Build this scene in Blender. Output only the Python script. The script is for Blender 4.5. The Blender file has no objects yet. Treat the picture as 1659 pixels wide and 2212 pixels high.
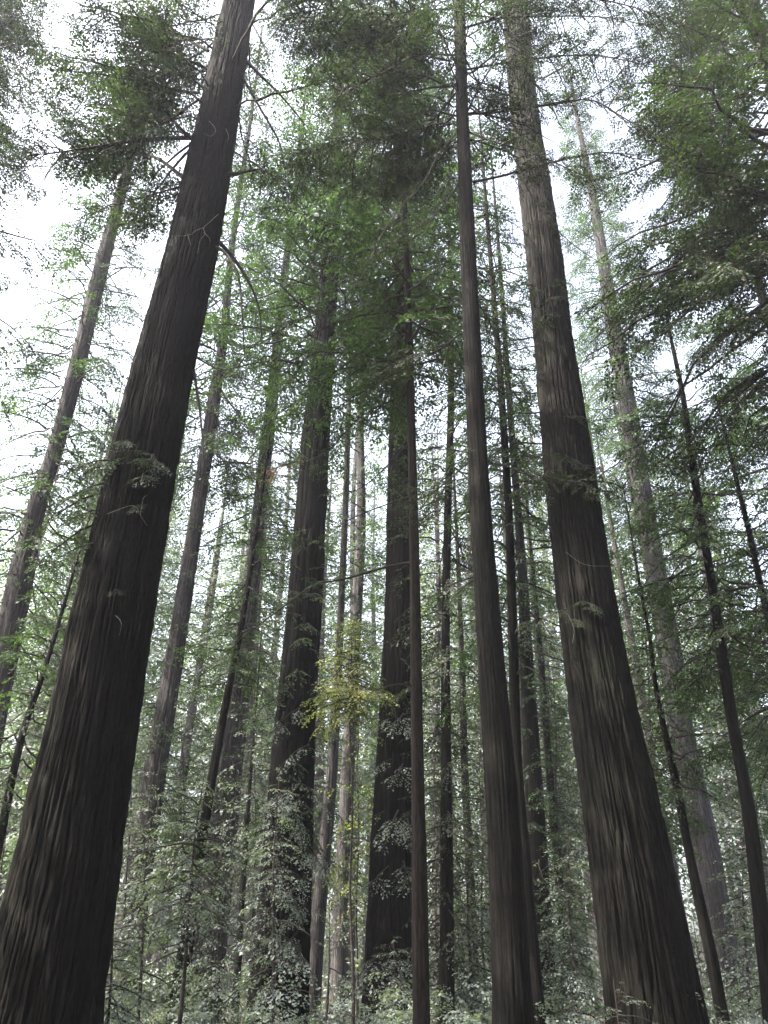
import bpy, math, random
import numpy as np
from mathutils import Matrix, Vector

# ------------------------------------------------------------------ camera, sky, sun, exposure
SC = bpy.context.scene
PITCH, ROLL, FPX = 30.6, 0.6, 1703.0          # focal length in units of a 1659 x 2212 picture
EYE = 1.6
cam_data = bpy.data.cameras.new('camera')
cam_data.sensor_fit = 'VERTICAL'; cam_data.sensor_height = 36.0
cam_data.lens = 36.0 * FPX / 2212.0
cam_data.clip_start = 0.05; cam_data.clip_end = 3000
cam = bpy.data.objects.new('camera', cam_data)
SC.collection.objects.link(cam)
CM = Matrix.Rotation(math.radians(90 + PITCH), 4, 'X') @ Matrix.Rotation(math.radians(ROLL), 4, 'Z')
cam.matrix_world = Matrix.Translation((0, 0, EYE)) @ CM
SC.camera = cam

SUN_EL, SUN_AZ = 48.0, -112.0                  # azimuth clockwise from +Y (the way the camera looks)
w = bpy.data.worlds.new('World'); SC.world = w; w.use_nodes = True
nt = w.node_tree; bg = nt.nodes['Background']
sky = nt.nodes.new('ShaderNodeTexSky'); sky.sky_type = 'NISHITA'; sky.sun_disc = False
sky.sun_elevation = math.radians(SUN_EL); sky.sun_rotation = math.radians(SUN_AZ)
sky.air_density = 1.0; sky.dust_density = 6.0; sky.ozone_density = 1.0
hs = nt.nodes.new('ShaderNodeHueSaturation'); hs.inputs['Saturation'].default_value = 0.5
nt.links.new(sky.outputs[0], hs.inputs['Color']); nt.links.new(hs.outputs[0], bg.inputs['Color'])
bg.inputs['Strength'].default_value = 0.15
sd = bpy.data.lights.new('sun', 'SUN'); sd.energy = 3.0; sd.angle = math.radians(0.6); sd.color = (1.0, 0.93, 0.80)
sun = bpy.data.objects.new('sun', sd); SC.collection.objects.link(sun)
el, az = math.radians(SUN_EL), math.radians(SUN_AZ)
sdir = Vector((math.sin(az) * math.cos(el), math.cos(az) * math.cos(el), math.sin(el)))
sun.rotation_euler = sdir.to_track_quat('Z', 'Y').to_euler(); sun.location = sdir * 120
SC.view_settings.view_transform = 'Standard'; SC.view_settings.look = 'None'
SC.view_settings.exposure = 2.7; SC.view_settings.gamma = 1.0
SC.cycles.max_bounces = 5; SC.cycles.diffuse_bounces = 3; SC.cycles.glossy_bounces = 1
SC.cycles.transmission_bounces = 3; SC.cycles.transparent_max_bounces = 4; SC.cycles.volume_bounces = 0
SC.cycles.use_denoising = True; SC.cycles.denoising_prefilter = 'ACCURATE'; SC.cycles.denoiser = 'OPENIMAGEDENOISE'
SC.cycles.sample_clamp_indirect = 4.0
HAZE = 0.0007

# ------------------------------------------------------------------ picture <-> place
R3 = np.array(CM.to_3x3())
CP = np.array([0, 0, EYE])
def ray(px, py):
    d = R3 @ np.array([(px - 829.5) / FPX, -(py - 1106.0) / FPX, -1.0])
    return d
def at(px, py, Y):
    """The point of the upright plane Y metres ahead that the photograph shows at (px, py)."""
    d = ray(px, py); return CP + d * (Y / d[1])
def proj(P):
    q = (np.asarray(P) - CP) @ R3
    z = -q[..., 2]; zz = np.where(z > 0.1, z, 0.1)
    return 829.5 + FPX * q[..., 0] / zz, 1106.0 - FPX * q[..., 1] / zz, z

# how closed the canopy is, looking each way up (9 closed, 0 open sky), coarse
CANOPY = ["72565899968999", "63894799837899", "88886689747899", "57757998726887", "28795888853466",
          "17495787871466", "27695797882317", "48796767782538", "68895747782778", "78967746777777",
          "88865875468886"]
CAN = np.array([[int(c) for c in r] for r in CANOPY], float)
def openness(px, py):
    c = np.clip(px / 118.5 - 0.5, 0, 12.999); r = np.clip(py / 116.4 - 0.5, 0, 30)
    A = np.vstack([CAN, np.full((22, 14), 9.0)])
    c0 = np.floor(c).astype(int); r0 = np.floor(r).astype(int); fc = c - c0; fr = r - r0
    return ((A[r0, c0] * (1 - fc) + A[r0, c0 + 1] * fc) * (1 - fr) + (A[r0 + 1, c0] * (1 - fc) + A[r0 + 1, c0 + 1] * fc) * fr) / 9.0

# ------------------------------------------------------------------ materials
def mat(name):
    m = bpy.data.materials.new(name); m.use_nodes = True; n = m.node_tree; n.nodes.clear()
    out = n.nodes.new('ShaderNodeOutputMaterial'); return m, n, out
def ramp(n, src, stops):
    r = n.nodes.new('ShaderNodeValToRGB'); e = r.color_ramp.elements
    while len(e) < len(stops): e.new(0.5)
    for k, (p, c) in enumerate(stops): e[k].position = p; e[k].color = (*c, 1)
    n.links.new(src, r.inputs[0]); return r
def noise(n, vec, scale, detail=3, rough=0.6):
    t = n.nodes.new('ShaderNodeTexNoise'); t.inputs['Scale'].default_value = scale
    t.inputs['Detail'].default_value = detail; t.inputs['Roughness'].default_value = rough
    n.links.new(vec, t.inputs['Vector']); return t
def mixc(n, a, b, f, mode='MIX'):
    m = n.nodes.new('ShaderNodeMix'); m.data_type = 'RGBA'; m.blend_type = mode
    for k, v in ((6, a), (7, b)):
        if isinstance(v, tuple): m.inputs[k].default_value = (*v, 1)
        else: n.links.new(v, m.inputs[k])
    if isinstance(f, float): m.inputs[0].default_value = f
    else: n.links.new(f, m.inputs[0])
    return m.outputs[2]
def bark_mat(name, dark, mid, pale, moss=0.25, grey=None):
    m, n, out = mat(name)
    tc = n.nodes.new('ShaderNodeTexCoord')
    mq = n.nodes.new('ShaderNodeMapping'); mq.inputs['Scale'].default_value = (1, 1, 0.16); n.links.new(tc.outputs['Object'], mq.inputs[0])
    mp = n.nodes.new('ShaderNodeMapping'); mp.inputs['Scale'].default_value = (1, 1, 0.03); n.links.new(tc.outputs['Object'], mp.inputs[0])
    a = noise(n, mp.outputs[0], 14.0, 6, 0.7); b = noise(n, mq.outputs[0], 30.0, 5, 0.75); big = noise(n, tc.outputs['Object'], 0.45, 3)
    r = ramp(n, a.outputs[0], [(0.3, dark), (0.52, mid), (0.72, pale)])
    fine = ramp(n, b.outputs[0], [(0.35, (0.35,) * 3), (0.65, (1.5,) * 3)])
    c = mixc(n, r.outputs[0], fine.outputs[0], 1.0, 'MULTIPLY')
    mr = ramp(n, big.outputs[0], [(0.5, (0, 0, 0)), (0.68, (moss,) * 3)])
    c = mixc(n, c, (0.016, 0.021, 0.011), mr.outputs[0])
    if grey:                                                       # sky brightness on the upper stem, painted in as paler bark colour
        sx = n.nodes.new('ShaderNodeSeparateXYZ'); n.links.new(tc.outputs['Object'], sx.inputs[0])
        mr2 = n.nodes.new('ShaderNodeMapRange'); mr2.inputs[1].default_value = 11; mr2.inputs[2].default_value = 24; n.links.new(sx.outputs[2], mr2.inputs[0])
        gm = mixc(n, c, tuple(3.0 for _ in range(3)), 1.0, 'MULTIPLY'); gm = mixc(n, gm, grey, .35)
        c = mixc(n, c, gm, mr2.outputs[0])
    p = n.nodes.new('ShaderNodeBsdfPrincipled'); p.inputs['Roughness'].default_value = 0.9
    p.inputs['Specular IOR Level'].default_value = 0.15
    n.links.new(c, p.inputs['Base Color'])
    mul = n.nodes.new('ShaderNodeMath'); mul.operation = 'MULTIPLY_ADD'; mul.inputs[1].default_value = 0.5
    n.links.new(b.outputs[0], mul.inputs[0]); n.links.new(a.outputs[0], mul.inputs[2])
    bp = n.nodes.new('ShaderNodeBump'); bp.inputs['Strength'].default_value = 0.9; bp.inputs['Distance'].default_value = 0.05
    n.links.new(mul.outputs[0], bp.inputs['Height']); n.links.new(bp.outputs[0], p.inputs['Normal'])
    n.links.new(p.outputs[0], out.inputs[0]); return m
def leaf_mat(name, c0, c1, c2, trans=0.4):
    m, n, out = mat(name)
    tc = n.nodes.new('ShaderNodeTexCoord')
    a = noise(n, tc.outputs['Object'], 0.6, 2); b = noise(n, tc.outputs['Object'], 7.0, 2)
    ad = n.nodes.new('ShaderNodeMath'); ad.operation = 'MULTIPLY_ADD'; ad.inputs[1].default_value = 0.6
    sb = n.nodes.new('ShaderNodeMath'); sb.operation = 'MULTIPLY'; sb.inputs[1].default_value = 0.5
    n.links.new(b.outputs[0], sb.inputs[0]); n.links.new(a.outputs[0], ad.inputs[0]); n.links.new(sb.outputs[0], ad.inputs[2])
    r = ramp(n, ad.outputs[0], [(0.4, c0), (0.55, c1), (0.72, c2)])
    d = n.nodes.new('ShaderNodeBsdfDiffuse'); t = n.nodes.new('ShaderNodeBsdfTranslucent'); mx = n.nodes.new('ShaderNodeMixShader')
    g = n.nodes.new('ShaderNodeBsdfGlossy'); g.inputs['Roughness'].default_value = 0.6; mg = n.nodes.new('ShaderNodeMixShader'); mg.inputs[0].default_value = 0.05
    n.links.new(r.outputs[0], d.inputs[0])
    tcol = mixc(n, r.outputs[0], (1.5, 1.7, 0.7), 1.0, 'MULTIPLY')
    n.links.new(tcol, t.inputs[0]); mx.inputs[0].default_value = trans
    n.links.new(d.outputs[0], mx.inputs[1]); n.links.new(t.outputs[0], mx.inputs[2])
    n.links.new(mx.outputs[0], mg.inputs[1]); n.links.new(g.outputs[0], mg.inputs[2])
    n.links.new(mg.outputs[0], out.inputs[0]); return m
def plain(name, c0, c1, scale=6, rough=0.9):
    m, n, out = mat(name)
    tc = n.nodes.new('ShaderNodeTexCoord'); a = noise(n, tc.outputs['Object'], scale, 5)
    r = ramp(n, a.outputs[0], [(0.35, c0), (0.65, c1)])
    p = n.nodes.new('ShaderNodeBsdfPrincipled'); p.inputs['Roughness'].default_value = rough
    n.links.new(r.outputs[0], p.inputs['Base Color'])
    bp = n.nodes.new('ShaderNodeBump'); bp.inputs['Distance'].default_value = 0.05
    n.links.new(a.outputs[0], bp.inputs['Height']); n.links.new(bp.outputs[0], p.inputs['Normal'])
    n.links.new(p.outputs[0], out.inputs[0]); return m
BARK = bark_mat('redwood_bark', (0.0048, 0.0044, 0.0036), (0.0096, 0.0086, 0.0072), (0.0224, 0.0204, 0.0192))
BARKDARK = bark_mat('shaded_bark', (0.0056, 0.0051, 0.0040), (0.0096, 0.0088, 0.0068), (0.0192, 0.0176, 0.0152), 0.1)
BARKSKYLIT = bark_mat('bark_skylit_upward', (0.0048, 0.0044, 0.0036), (0.0096, 0.0086, 0.0072), (0.0224, 0.0204, 0.0192), 0.4, (0.0240, 0.0216, 0.0224))
BARKRED = bark_mat('red_bark', (0.0088, 0.0072, 0.0060), (0.0208, 0.0168, 0.0140), (0.0416, 0.0352, 0.0312), 0.1)
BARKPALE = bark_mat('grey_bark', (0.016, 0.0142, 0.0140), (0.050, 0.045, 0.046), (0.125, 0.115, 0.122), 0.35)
TWIG = plain('twig_wood', (0.014, 0.011, 0.008), (0.034, 0.028, 0.022), 8)
DEAD = plain('bleached_wood', (0.08, 0.076, 0.073), (0.22, 0.21, 0.20), 20)
LEAF = leaf_mat('needles_green', (0.012, 0.025, 0.009), (0.029, 0.058, 0.019), (0.070, 0.115, 0.038))
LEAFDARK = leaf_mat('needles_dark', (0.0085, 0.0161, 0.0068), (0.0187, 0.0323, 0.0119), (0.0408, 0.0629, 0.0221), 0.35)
LEAFBLUE = leaf_mat("needles_blue", (0.060, 0.080, 0.074), (0.135, 0.165, 0.156), (0.27, 0.31, 0.30), 0.35)
LEAFSUNGOLD = leaf_mat('leaves_sunlit_gold', (0.045, 0.070, 0.028), (0.13, 0.16, 0.06), (0.36, 0.34, 0.16), 0.5)  # yellow-green leaves with warm sunlight put into their colour
LEAFRUST = leaf_mat('needles_rust', (0.10, 0.05, 0.035), (0.17, 0.09, 0.06), (0.24, 0.14, 0.10), 0.3)
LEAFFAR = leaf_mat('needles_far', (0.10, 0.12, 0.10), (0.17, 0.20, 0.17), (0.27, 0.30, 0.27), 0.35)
SOIL = plain('forest_floor', (0.028, 0.020, 0.013), (0.085, 0.062, 0.038), 3)

# ------------------------------------------------------------------ mesh helpers
COL = SC.collection
def build(name, parts, parent=None, smooth=(), mats=()):
    """parts: list of (verts (n,3), quads (m,4), material slot) -> one mesh object"""
    V, Q, M = [], [], []; off = 0
    for v, q, mi in parts:
        if len(q) == 0: continue
        V.append(v); Q.append(q + off); M.append(np.full(len(q), mi, np.int32)); off += len(v)
    me = bpy.data.meshes.new(name)
    if V:
        V = np.concatenate(V).astype(np.float32); Q = np.concatenate(Q).astype(np.int32); M = np.concatenate(M)
        me.vertices.add(len(V)); me.vertices.foreach_set('co', V.ravel())
        me.loops.add(Q.size); me.loops.foreach_set('vertex_index', Q.ravel())
        me.polygons.add(len(Q)); me.polygons.foreach_set('loop_start', np.arange(0, Q.size, 4, dtype=np.int32))
        me.polygons.foreach_set('material_index', M)
        sm = np.isin(M, list(smooth)); me.polygons.foreach_set('use_smooth', sm)
        me.update(calc_edges=True)
    for m in mats: me.materials.append(m)
    o = bpy.data.objects.new(name, me); COL.objects.link(o)
    if parent: o.parent = parent
    return o
def empty(name, loc, label, cat, group=None):
    o = bpy.data.objects.new(name, None); COL.objects.link(o); o.location = loc; o.empty_display_size = 0.3
    o['label'] = label; o['category'] = cat
    if group: o['group'] = group
    return o
def leaves_vq(L):
    n = len(L); return L.reshape(-1, 3), np.arange(4 * n).reshape(n, 4)
def tube(pts, rad, k=4):
    pts = np.asarray(pts, float); n = len(pts); rad = np.broadcast_to(rad, (n,))
    T = np.gradient(pts, axis=0); T /= np.linalg.norm(T, axis=1, keepdims=True) + 1e-9
    ref = np.array([0, 0, 1.0]) if abs(T[:, 2]).mean() < 0.8 else np.array([0, 1.0, 0])
    A = np.cross(T, ref); A /= np.linalg.norm(A, axis=1, keepdims=True) + 1e-9; B = np.cross(T, A)
    a = np.arange(k) * 2 * math.pi / k
    V = pts[:, None] + rad[:, None, None] * (np.cos(a)[None, :, None] * A[:, None] + np.sin(a)[None, :, None] * B[:, None])
    i = np.arange(n - 1)[:, None] * k; j = np.arange(k)[None]
    Q = np.stack([i + j, i + (j + 1) % k, i + k + (j + 1) % k, i + k + j], -1).reshape(-1, 4)
    return V.reshape(-1, 3), Q
def vnoise(u, v, nu, seed):
    """smooth noise, periodic in u (0..1) with nu cells, v in cells"""
    g = np.random.RandomState(seed).rand(512, nu)
    x = (u % 1.0) * nu; y = v % 512; x0 = np.floor(x).astype(int) % nu; y0 = np.floor(y).astype(int) % 512
    fx = x - np.floor(x); fy = y - np.floor(y); fx = fx * fx * (3 - 2 * fx); fy = fy * fy * (3 - 2 * fy)
    x1 = (x0 + 1) % nu; y1 = (y0 + 1) % 512
    return (g[y0, x0] * (1 - fx) + g[y0, x1] * fx) * (1 - fy) + (g[y1, x0] * (1 - fx) + g[y1, x1] * fx) * fy

# ------------------------------------------------------------------ trunks
class Axis:
    def __init__(s, z, x, y, r): s.z, s.x, s.y, s.r = z, x, y, r
    def at(s, z): return np.array([np.interp(z, s.z, s.x), np.interp(z, s.z, s.y), z])
    def rad(s, z): return float(np.interp(z, s.z, s.r))
def axis_from_photo(Y, rows, top):
    pts, rad = [], []
    for py, xl, xr in rows:
        c = at((xl + xr) / 2, py, Y); d = proj(c)[2]
        pts.append(c); rad.append((xr - xl) / 2 * float(d) / FPX)
    pts = np.array(pts); rad = np.array(rad); o = np.argsort(pts[:, 2]); pts, rad = pts[o], rad[o]
    z = pts[:, 2]
    dx0 = (pts[1] - pts[0]) / (z[1] - z[0]); p0 = pts[0] - dx0 * (z[0] + 0.4)
    if len(z) > 2: dx1 = (pts[-1] - pts[-3]) / (z[-1] - z[-3])
    else: dx1 = (pts[-1] - pts[-2]) / (z[-1] - z[-2])
    Z = [-0.4] + list(z); X = [p0[0]] + list(pts[:, 0]); R = [rad[0] * 1.05] + list(rad)
    if top > z[-1] + 0.5:
        p1 = pts[-1] + dx1 * 0.5 * (top - z[-1]); Z.append(top); X.append(p1[0]); R.append(min(0.05, rad[-1] * 0.3))
    Zs = np.linspace(-0.4, max(top, z[-1]), 120)
    Xs, Rs = np.interp(Zs, Z, X), np.interp(Zs, Z, R)
    k = np.hanning(13); k /= k.sum()
    for A in (Xs, Rs):
        e = np.concatenate([2 * A[0] - A[6:0:-1], A, 2 * A[-1] - A[-2:-8:-1]]); A[:] = np.convolve(e, k, 'valid')
    Rs = np.maximum(Rs, 0.02)
    return Axis(Zs, Xs, np.full_like(Zs, Y), Rs)
def trunk_mesh(ax, seed, seg, dz, relief=0.05, cell=0.10, flare=0.15, base=(0, 0, 0)):
    z0, z1 = ax.z[0], ax.z[-1]
    n = int((z1 - z0) / dz); z = np.linspace(z0, z1, n)
    cx, cy, r = np.interp(z, ax.z, ax.x), np.interp(z, ax.z, ax.y), np.interp(z, ax.z, ax.r)
    th = np.arange(seg) / seg; U, Zg = np.meshgrid(th, z); Rg = r[:, None] * np.ones_like(U)
    rm = max(ax.rad(1.6), 0.05)
    nu = max(6, int(2 * math.pi * rm / cell))
    warp = (vnoise(U, Zg / 5.0, max(4, nu // 5), seed) - 0.5) * (.8 / nu) + 0.0015 * Zg
    a = vnoise(U + warp, Zg / 2.6, nu, seed + 1); b = vnoise(U + warp * 1.3, Zg / 1.0, nu * 2, seed + 2)
    ridge = np.clip(np.abs(2 * a - 1) * 3.2, 0, 1) ** .7 + .35 * np.clip(np.abs(2 * b - 1) * 3, 0, 1) + .45 * vnoise(U, Zg / .16, nu * 2, seed + 6)
    lump = vnoise(U + 0.02 * Zg, Zg / 6.0, 7, seed + 3) - 0.5
    fl = np.exp(-np.maximum(Zg, 0) / 1.6) * flare
    kn = vnoise(U, Zg / 1.1, 5, seed + 5) ** 4; cx = cx + .06 * rm * np.sin(z * .31 + seed); cy = cy + .10 * rm * np.sin(z * .23 + seed * 2)
    Rg = Rg * (1 + .06 * kn)
    but = 1 + 0.8 * (vnoise(U, Zg * 0 + 3.5, 9, seed + 4) - 0.5)
    Rg = Rg * (1 + fl * but + 0.075 * lump) + relief * min(1.0, rm / 0.5) * (ridge - 1.2) * np.clip(Rg / rm + .2, 0.2, 1)
    a = U * 2 * math.pi
    V = np.stack([cx[:, None] + Rg * np.cos(a) - base[0], cy[:, None] + Rg * np.sin(a) - base[1], Zg - base[2]], -1).reshape(-1, 3)
    i = np.arange(n - 1)[:, None] * seg; j = np.arange(seg)[None]
    Q = np.stack([i + j, i + (j + 1) % seg, i + seg + (j + 1) % seg, i + seg + j], -1).reshape(-1, 4)
    return V, Q

# ------------------------------------------------------------------ foliage: shoots, boughs, crowns
def unit(v): return v / (np.linalg.norm(v, axis=-1, keepdims=True) + 1e-9)
def make_shoot(rng, L, leaf, droop=0.25, gap=1.0):
    """flat feathery spray growing along +x: (leaf quads (n,4,3), [tubes])"""
    nseg = 6; t = np.linspace(0, 1, nseg); yb = rng.uniform(-.12, .12) * L
    ax = np.stack([L * t * (1 - 0.1 * t * t), yb * t * t, -droop * L * t ** 2], -1)
    tubes = [tube(ax, np.linspace(0.006 + 0.005 * L, 0.003, nseg), 3)]
    P0, D0, LL = [], [], []
    sp = leaf * .72 * gap; n = max(3, int(L / sp)); side = 1
    for i in range(n):
        u = (i + rng.uniform(.2, .9)) / n; side = -side
        p = np.array([np.interp(u, t, ax[:, k]) for k in range(3)])
        tl = min(0.32, 0.42 * L) * (1 - u) ** 0.55 * rng.uniform(.6, 1.15) + leaf * 0.4
        ang = math.radians(rng.uniform(40, 66)) * side
        d = np.array([math.cos(ang), math.sin(ang), -droop * 1.2 * u - rng.uniform(0, .35)])
        m = max(1, int(tl / (leaf * 0.42)))
        for j in range(m):
            v = (j + 0.6) / m; q = p + d * tl * v + np.array([0, 0, -.25 * tl * v * v])
            a2 = math.radians(rng.uniform(20, 60)) * (1 if (j + i) % 2 else -1) * (0.3 if j == m - 1 else 1)
            c, s_ = math.cos(a2), math.sin(a2)
            dd = np.array([d[0] * c - d[1] * s_, d[0] * s_ + d[1] * c, d[2] + rng.uniform(-.35, .2)])
            P0.append(q); D0.append(dd); LL.append(leaf * rng.uniform(.6, 1.15))
    P0, D0, LL = np.array(P0), unit(np.array(D0)), np.array(LL)
    up = unit(np.array([0, 0, 1.0]) + rng.normal(0, .45, P0.shape)); S = unit(np.cross(D0, up))
    wd = LL[:, None] * rng.uniform(.24, .38, (len(LL), 1))
    Lq = np.stack([P0, P0 + D0 * LL[:, None] * .45 + S * wd, P0 + D0 * LL[:, None], P0 + D0 * LL[:, None] * .5 - S * wd], 1)
    return Lq, tubes
class Bough: pass
def make_bough(rng, L, leaf, bushy=1.0, wood=True, droop=0.22):
    nseg = 9; t = np.linspace(0, 1, nseg); wob = np.cumsum(rng.normal(0, .018, (nseg, 2)), 0) * L; wob[0] = 0
    ax = np.stack([L * t * (1 - .06 * t * t), wob[:, 0], .5 * wob[:, 1] + L * (0.10 * t - (droop + .1) * t ** 2)], -1)
    b = Bough(); b.L = L
    b.main = tube(ax, np.linspace(0.008 + L * .010, 0.004, nseg), 5)
    lv, li, cs, wv = [], [], [], []; k = 0
    step = 0.17 * (leaf / .09) ** .5 / bushy; n = int(L * .9 / step); side = 1
    for i in range(n):
        u = 0.10 + 0.90 * (i + rng.uniform(0, .8)) / n; side = -side
        if rng.rand() < 0.12: continue
        p = np.array([np.interp(u, t, ax[:, c]) for c in range(3)])
        sl = L * (0.16 + 0.26 * math.sin(min(1, u * 1.25) * math.pi) ** .8) * rng.uniform(.55, 1.15)
        sl = max(.25, min(sl, 1.5))
        Lq, tb = make_shoot(rng, sl, leaf, rng.uniform(.1, .4))
        ang = math.radians(rng.uniform(35, 68)) * side * (1 - .8 * (i == n - 1)); roll = rng.uniform(-.35, .35); pit = rng.uniform(-.05, .45)
        M = np.array(Matrix.Rotation(ang, 3, 'Z') @ Matrix.Rotation(pit, 3, 'Y') @ Matrix.Rotation(roll, 3, 'X'))
        Lw = Lq @ M.T + p
        lv.append(Lw); li.append(np.full(len(Lw), k)); cs.append(Lw[:, 0].mean(0)); k += 1
        if wood: wv.append((tb[0][0] @ M.T + p, tb[0][1]))
        else: wv.append(None)
    b.leaves = np.concatenate(lv); b.li = np.concatenate(li); b.cs = np.array(cs); b.wood = wv
    return b
_G3 = np.random.RandomState(99).rand(48, 48, 48)
def noise3(P):
    P = np.asarray(P); i = np.floor(P).astype(int); f = P - i; f = f * f * (3 - 2 * f); o = 0
    for dx in (0, 1):
        for dy in (0, 1):
            for dz in (0, 1):
                wgt = (f[..., 0] if dx else 1 - f[..., 0]) * (f[..., 1] if dy else 1 - f[..., 1]) * (f[..., 2] if dz else 1 - f[..., 2])
                o = o + wgt * _G3[(i[..., 0] + dx) % 48, (i[..., 1] + dy) % 48, (i[..., 2] + dz) % 48]
    return o
def clump(P): return .62 * noise3(P / 1.7) + .38 * noise3(P / .55 + 7.3)
_RK = np.sort(clump(np.random.RandomState(5).rand(20000, 3) * 40))
def rank(P): return np.searchsorted(_RK, clump(P)) / 20000.0
LIB = {}
KN, KL = 2.3, 1.15                              # how thickly the crowns are grown
def lib(leaf, L, bushy=1.0):
    key = (round(leaf, 3), round(L, 1), bushy)
    if key not in LIB:
        rng = np.random.RandomState(int(leaf * 1000 + L * 77 + bushy * 5))
        LIB[key] = [make_bough(rng, L, leaf, bushy, wood=leaf < .2) for _ in range(5)]
    return LIB[key]
class Foliage:
    def __init__(s, seed): s.rng = np.random.RandomState(seed); s.lv, s.wd = [], []
    def add(s, b, origin, az, pitch, roll=0.0, scale=1.0, mask=True, power=1.0, dens=1.0, main=True):
        M = np.array(Matrix.Rotation(az, 3, 'Z') @ Matrix.Rotation(-pitch, 3, 'Y') @ Matrix.Rotation(roll, 3, 'X')) * scale
        C = b.cs @ M.T + origin; keep = s.rng.rand(len(C)) < dens
        px, py, z = proj(C)
        if mask:
            inside = (z > .5) & (px > -150) & (px < 1810) & (py > -250) & (py < 2400)
            o = openness(px, py)
            lim = np.clip(o * 1.02 - .06, 0, .80) ** (power * .8)
            keep &= np.where(inside, rank(C) + s.rng.normal(0, .05, len(C)) < lim, s.rng.rand(len(C)) < .35)
        else: keep &= rank(C) < .88
        near = z < 4.0
        keep &= ~((z > 0) & near)
        if keep.mean() < .04: return False
        s.lv.append(b.leaves[keep[b.li]] @ M.T + origin)
        if main and keep.mean() > .22:
            s.wd.append((b.main[0] @ M.T + origin, b.main[1]))
        for k in np.nonzero(keep)[0]:
            if main and b.wood[k] is not None: s.wd.append((b.wood[k][0] @ M.T + origin, b.wood[k][1]))
        return True
    def crown(s, ax, z0, z1, n, Lmax, leaf, pitch=(10, -15), side=None, cone=True, bare=0.0, mask=True, power=1.0, dens=1.0, bushy=1.0, shape=None):
        """n boughs spiralling up the trunk from z0 to z1"""
        rng = s.rng; az = rng.uniform(0, 6.28); n = int(n * KN); leaf = round(leaf * KL, 3)
        for i in range(n):
            u = (i + rng.uniform(0, 1)) / n; z = z0 + (z1 - z0) * u; az += 2.4 + rng.uniform(-.5, .5)
            L = Lmax * rng.uniform(.55, 1.1)
            if cone: L *= (1 - u) ** .75 * .85 + .18
            if u < .15: L *= .6 + 2.6 * u
            a = az
            if side is not None and rng.rand() < .6: a = side + rng.normal(0, .7)
            Lk = min((1.2, 1.8, 2.6, 3.6, 5.2), key=lambda q: abs(q - L)); b = lib(leaf, Lk, bushy)[rng.randint(5)]
            p = ax.at(z); r = ax.rad(z) * .8; o = p + np.array([math.cos(a) * r, math.sin(a) * r, 0])
            pt = math.radians(pitch[0] + (pitch[1] - pitch[0]) * (1 - u) + rng.normal(0, 9)); rl = rng.uniform(-.3, .3)
            if bare > 0:                                           # a bare length of limb before the needles start
                e = o + np.array([math.cos(a), math.sin(a), .12]) * bare * L
                if s.add(b, e, a, pt, rl, L / Lk, mask, power, dens):
                    mid = (o + e) / 2 + np.array([0, 0, .06 * L]); s.wd.append(tube([o, mid, e], [0.02 + .005 * L, .012 + .005 * L, .008 + .006 * L], 5))
            else: s.add(b, o, a, pt, rl, L / Lk, mask, power, dens)
    def limb(s, pts, r0, r1, leaf, n, Ls, bushy=1.0, start=.25, pitch=-20, dens=1.0):
        n = int(n * 2.0); leaf = round(leaf * KL, 3); pts = smooth_path(pts, 14); s.wd.append(tube(pts, np.linspace(r0, r1, len(pts)), 6)); side = 1
        for i in range(n):
            u = start + (1 - start) * (i + s.rng.rand()) / n; k = u * (len(pts) - 1); i0 = min(int(k), len(pts) - 2)
            p = pts[i0] + (pts[i0 + 1] - pts[i0]) * (k - i0); d = pts[i0 + 1] - pts[i0]; side = -side
            a = math.atan2(d[1], d[0]) + side * math.radians(s.rng.uniform(25, 75)); L = Ls * s.rng.uniform(.6, 1.1) * (1.15 - .5 * u)
            Lk = min((1.2, 1.8, 2.6, 3.6, 5.2), key=lambda q: abs(q - L)); b = lib(leaf, Lk, bushy)[s.rng.randint(5)]
            s.add(b, p, a, math.radians(pitch + s.rng.normal(0, 14)), s.rng.uniform(-.5, .5), L / Lk, False, dens=dens)
    def obj(s, name, parent, base, leafmat, twig=None):
        parts = []
        if s.lv:
            v, q = leaves_vq(np.concatenate(s.lv)); parts.append((v - base, q, 0))
        for v, q in s.wd: parts.append((v - base, q, 1))
        return build(name, parts, parent, smooth=(1,), mats=(leafmat, twig or TWIG))
def smooth_path(pts, n):
    pts = np.array(pts, float); m = len(pts); t = np.linspace(0, m - 1, n); i = np.clip(t.astype(int), 0, m - 2); f = (t - i)[:, None]
    p0 = pts[np.maximum(i - 1, 0)]; p1 = pts[i]; p2 = pts[i + 1]; p3 = pts[np.minimum(i + 2, m - 1)]
    return .5 * (2 * p1 + (p2 - p0) * f + (2 * p0 - 5 * p1 + 4 * p2 - p3) * f ** 2 + (3 * p1 - p0 - 3 * p2 + p3) * f ** 3)
def zat(Y, py, px=829): return float(at(px, py, Y)[2])

# ------------------------------------------------------------------ the setting: ground
def ground():
    n = 120; u = np.linspace(-1, 1, n); g = np.sign(u) * np.abs(u) ** 2 * 400; X, Y = np.meshgrid(g, g + 20)
    rs = np.random.RandomState(4); Z = np.zeros_like(X)
    for k in range(10):
        a = rs.uniform(0, 6.28); f = rs.uniform(.08, .6); Z += .10 / (1 + f * 2) * np.sin((X * math.cos(a) + Y * math.sin(a)) * f + rs.uniform(0, 6))
    V = np.stack([X, Y, Z - .05], -1).reshape(-1, 3); i = np.arange(n - 1)[:, None] * n; j = np.arange(n - 1)[None]
    Q = np.stack([i + j, i + j + 1, i + n + j + 1, i + n + j], -1).reshape(-1, 4)
    o = build('ground', [(V, Q, 0)], None, (0,), (SOIL,)); o['kind'] = 'structure'
ground()

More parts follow.
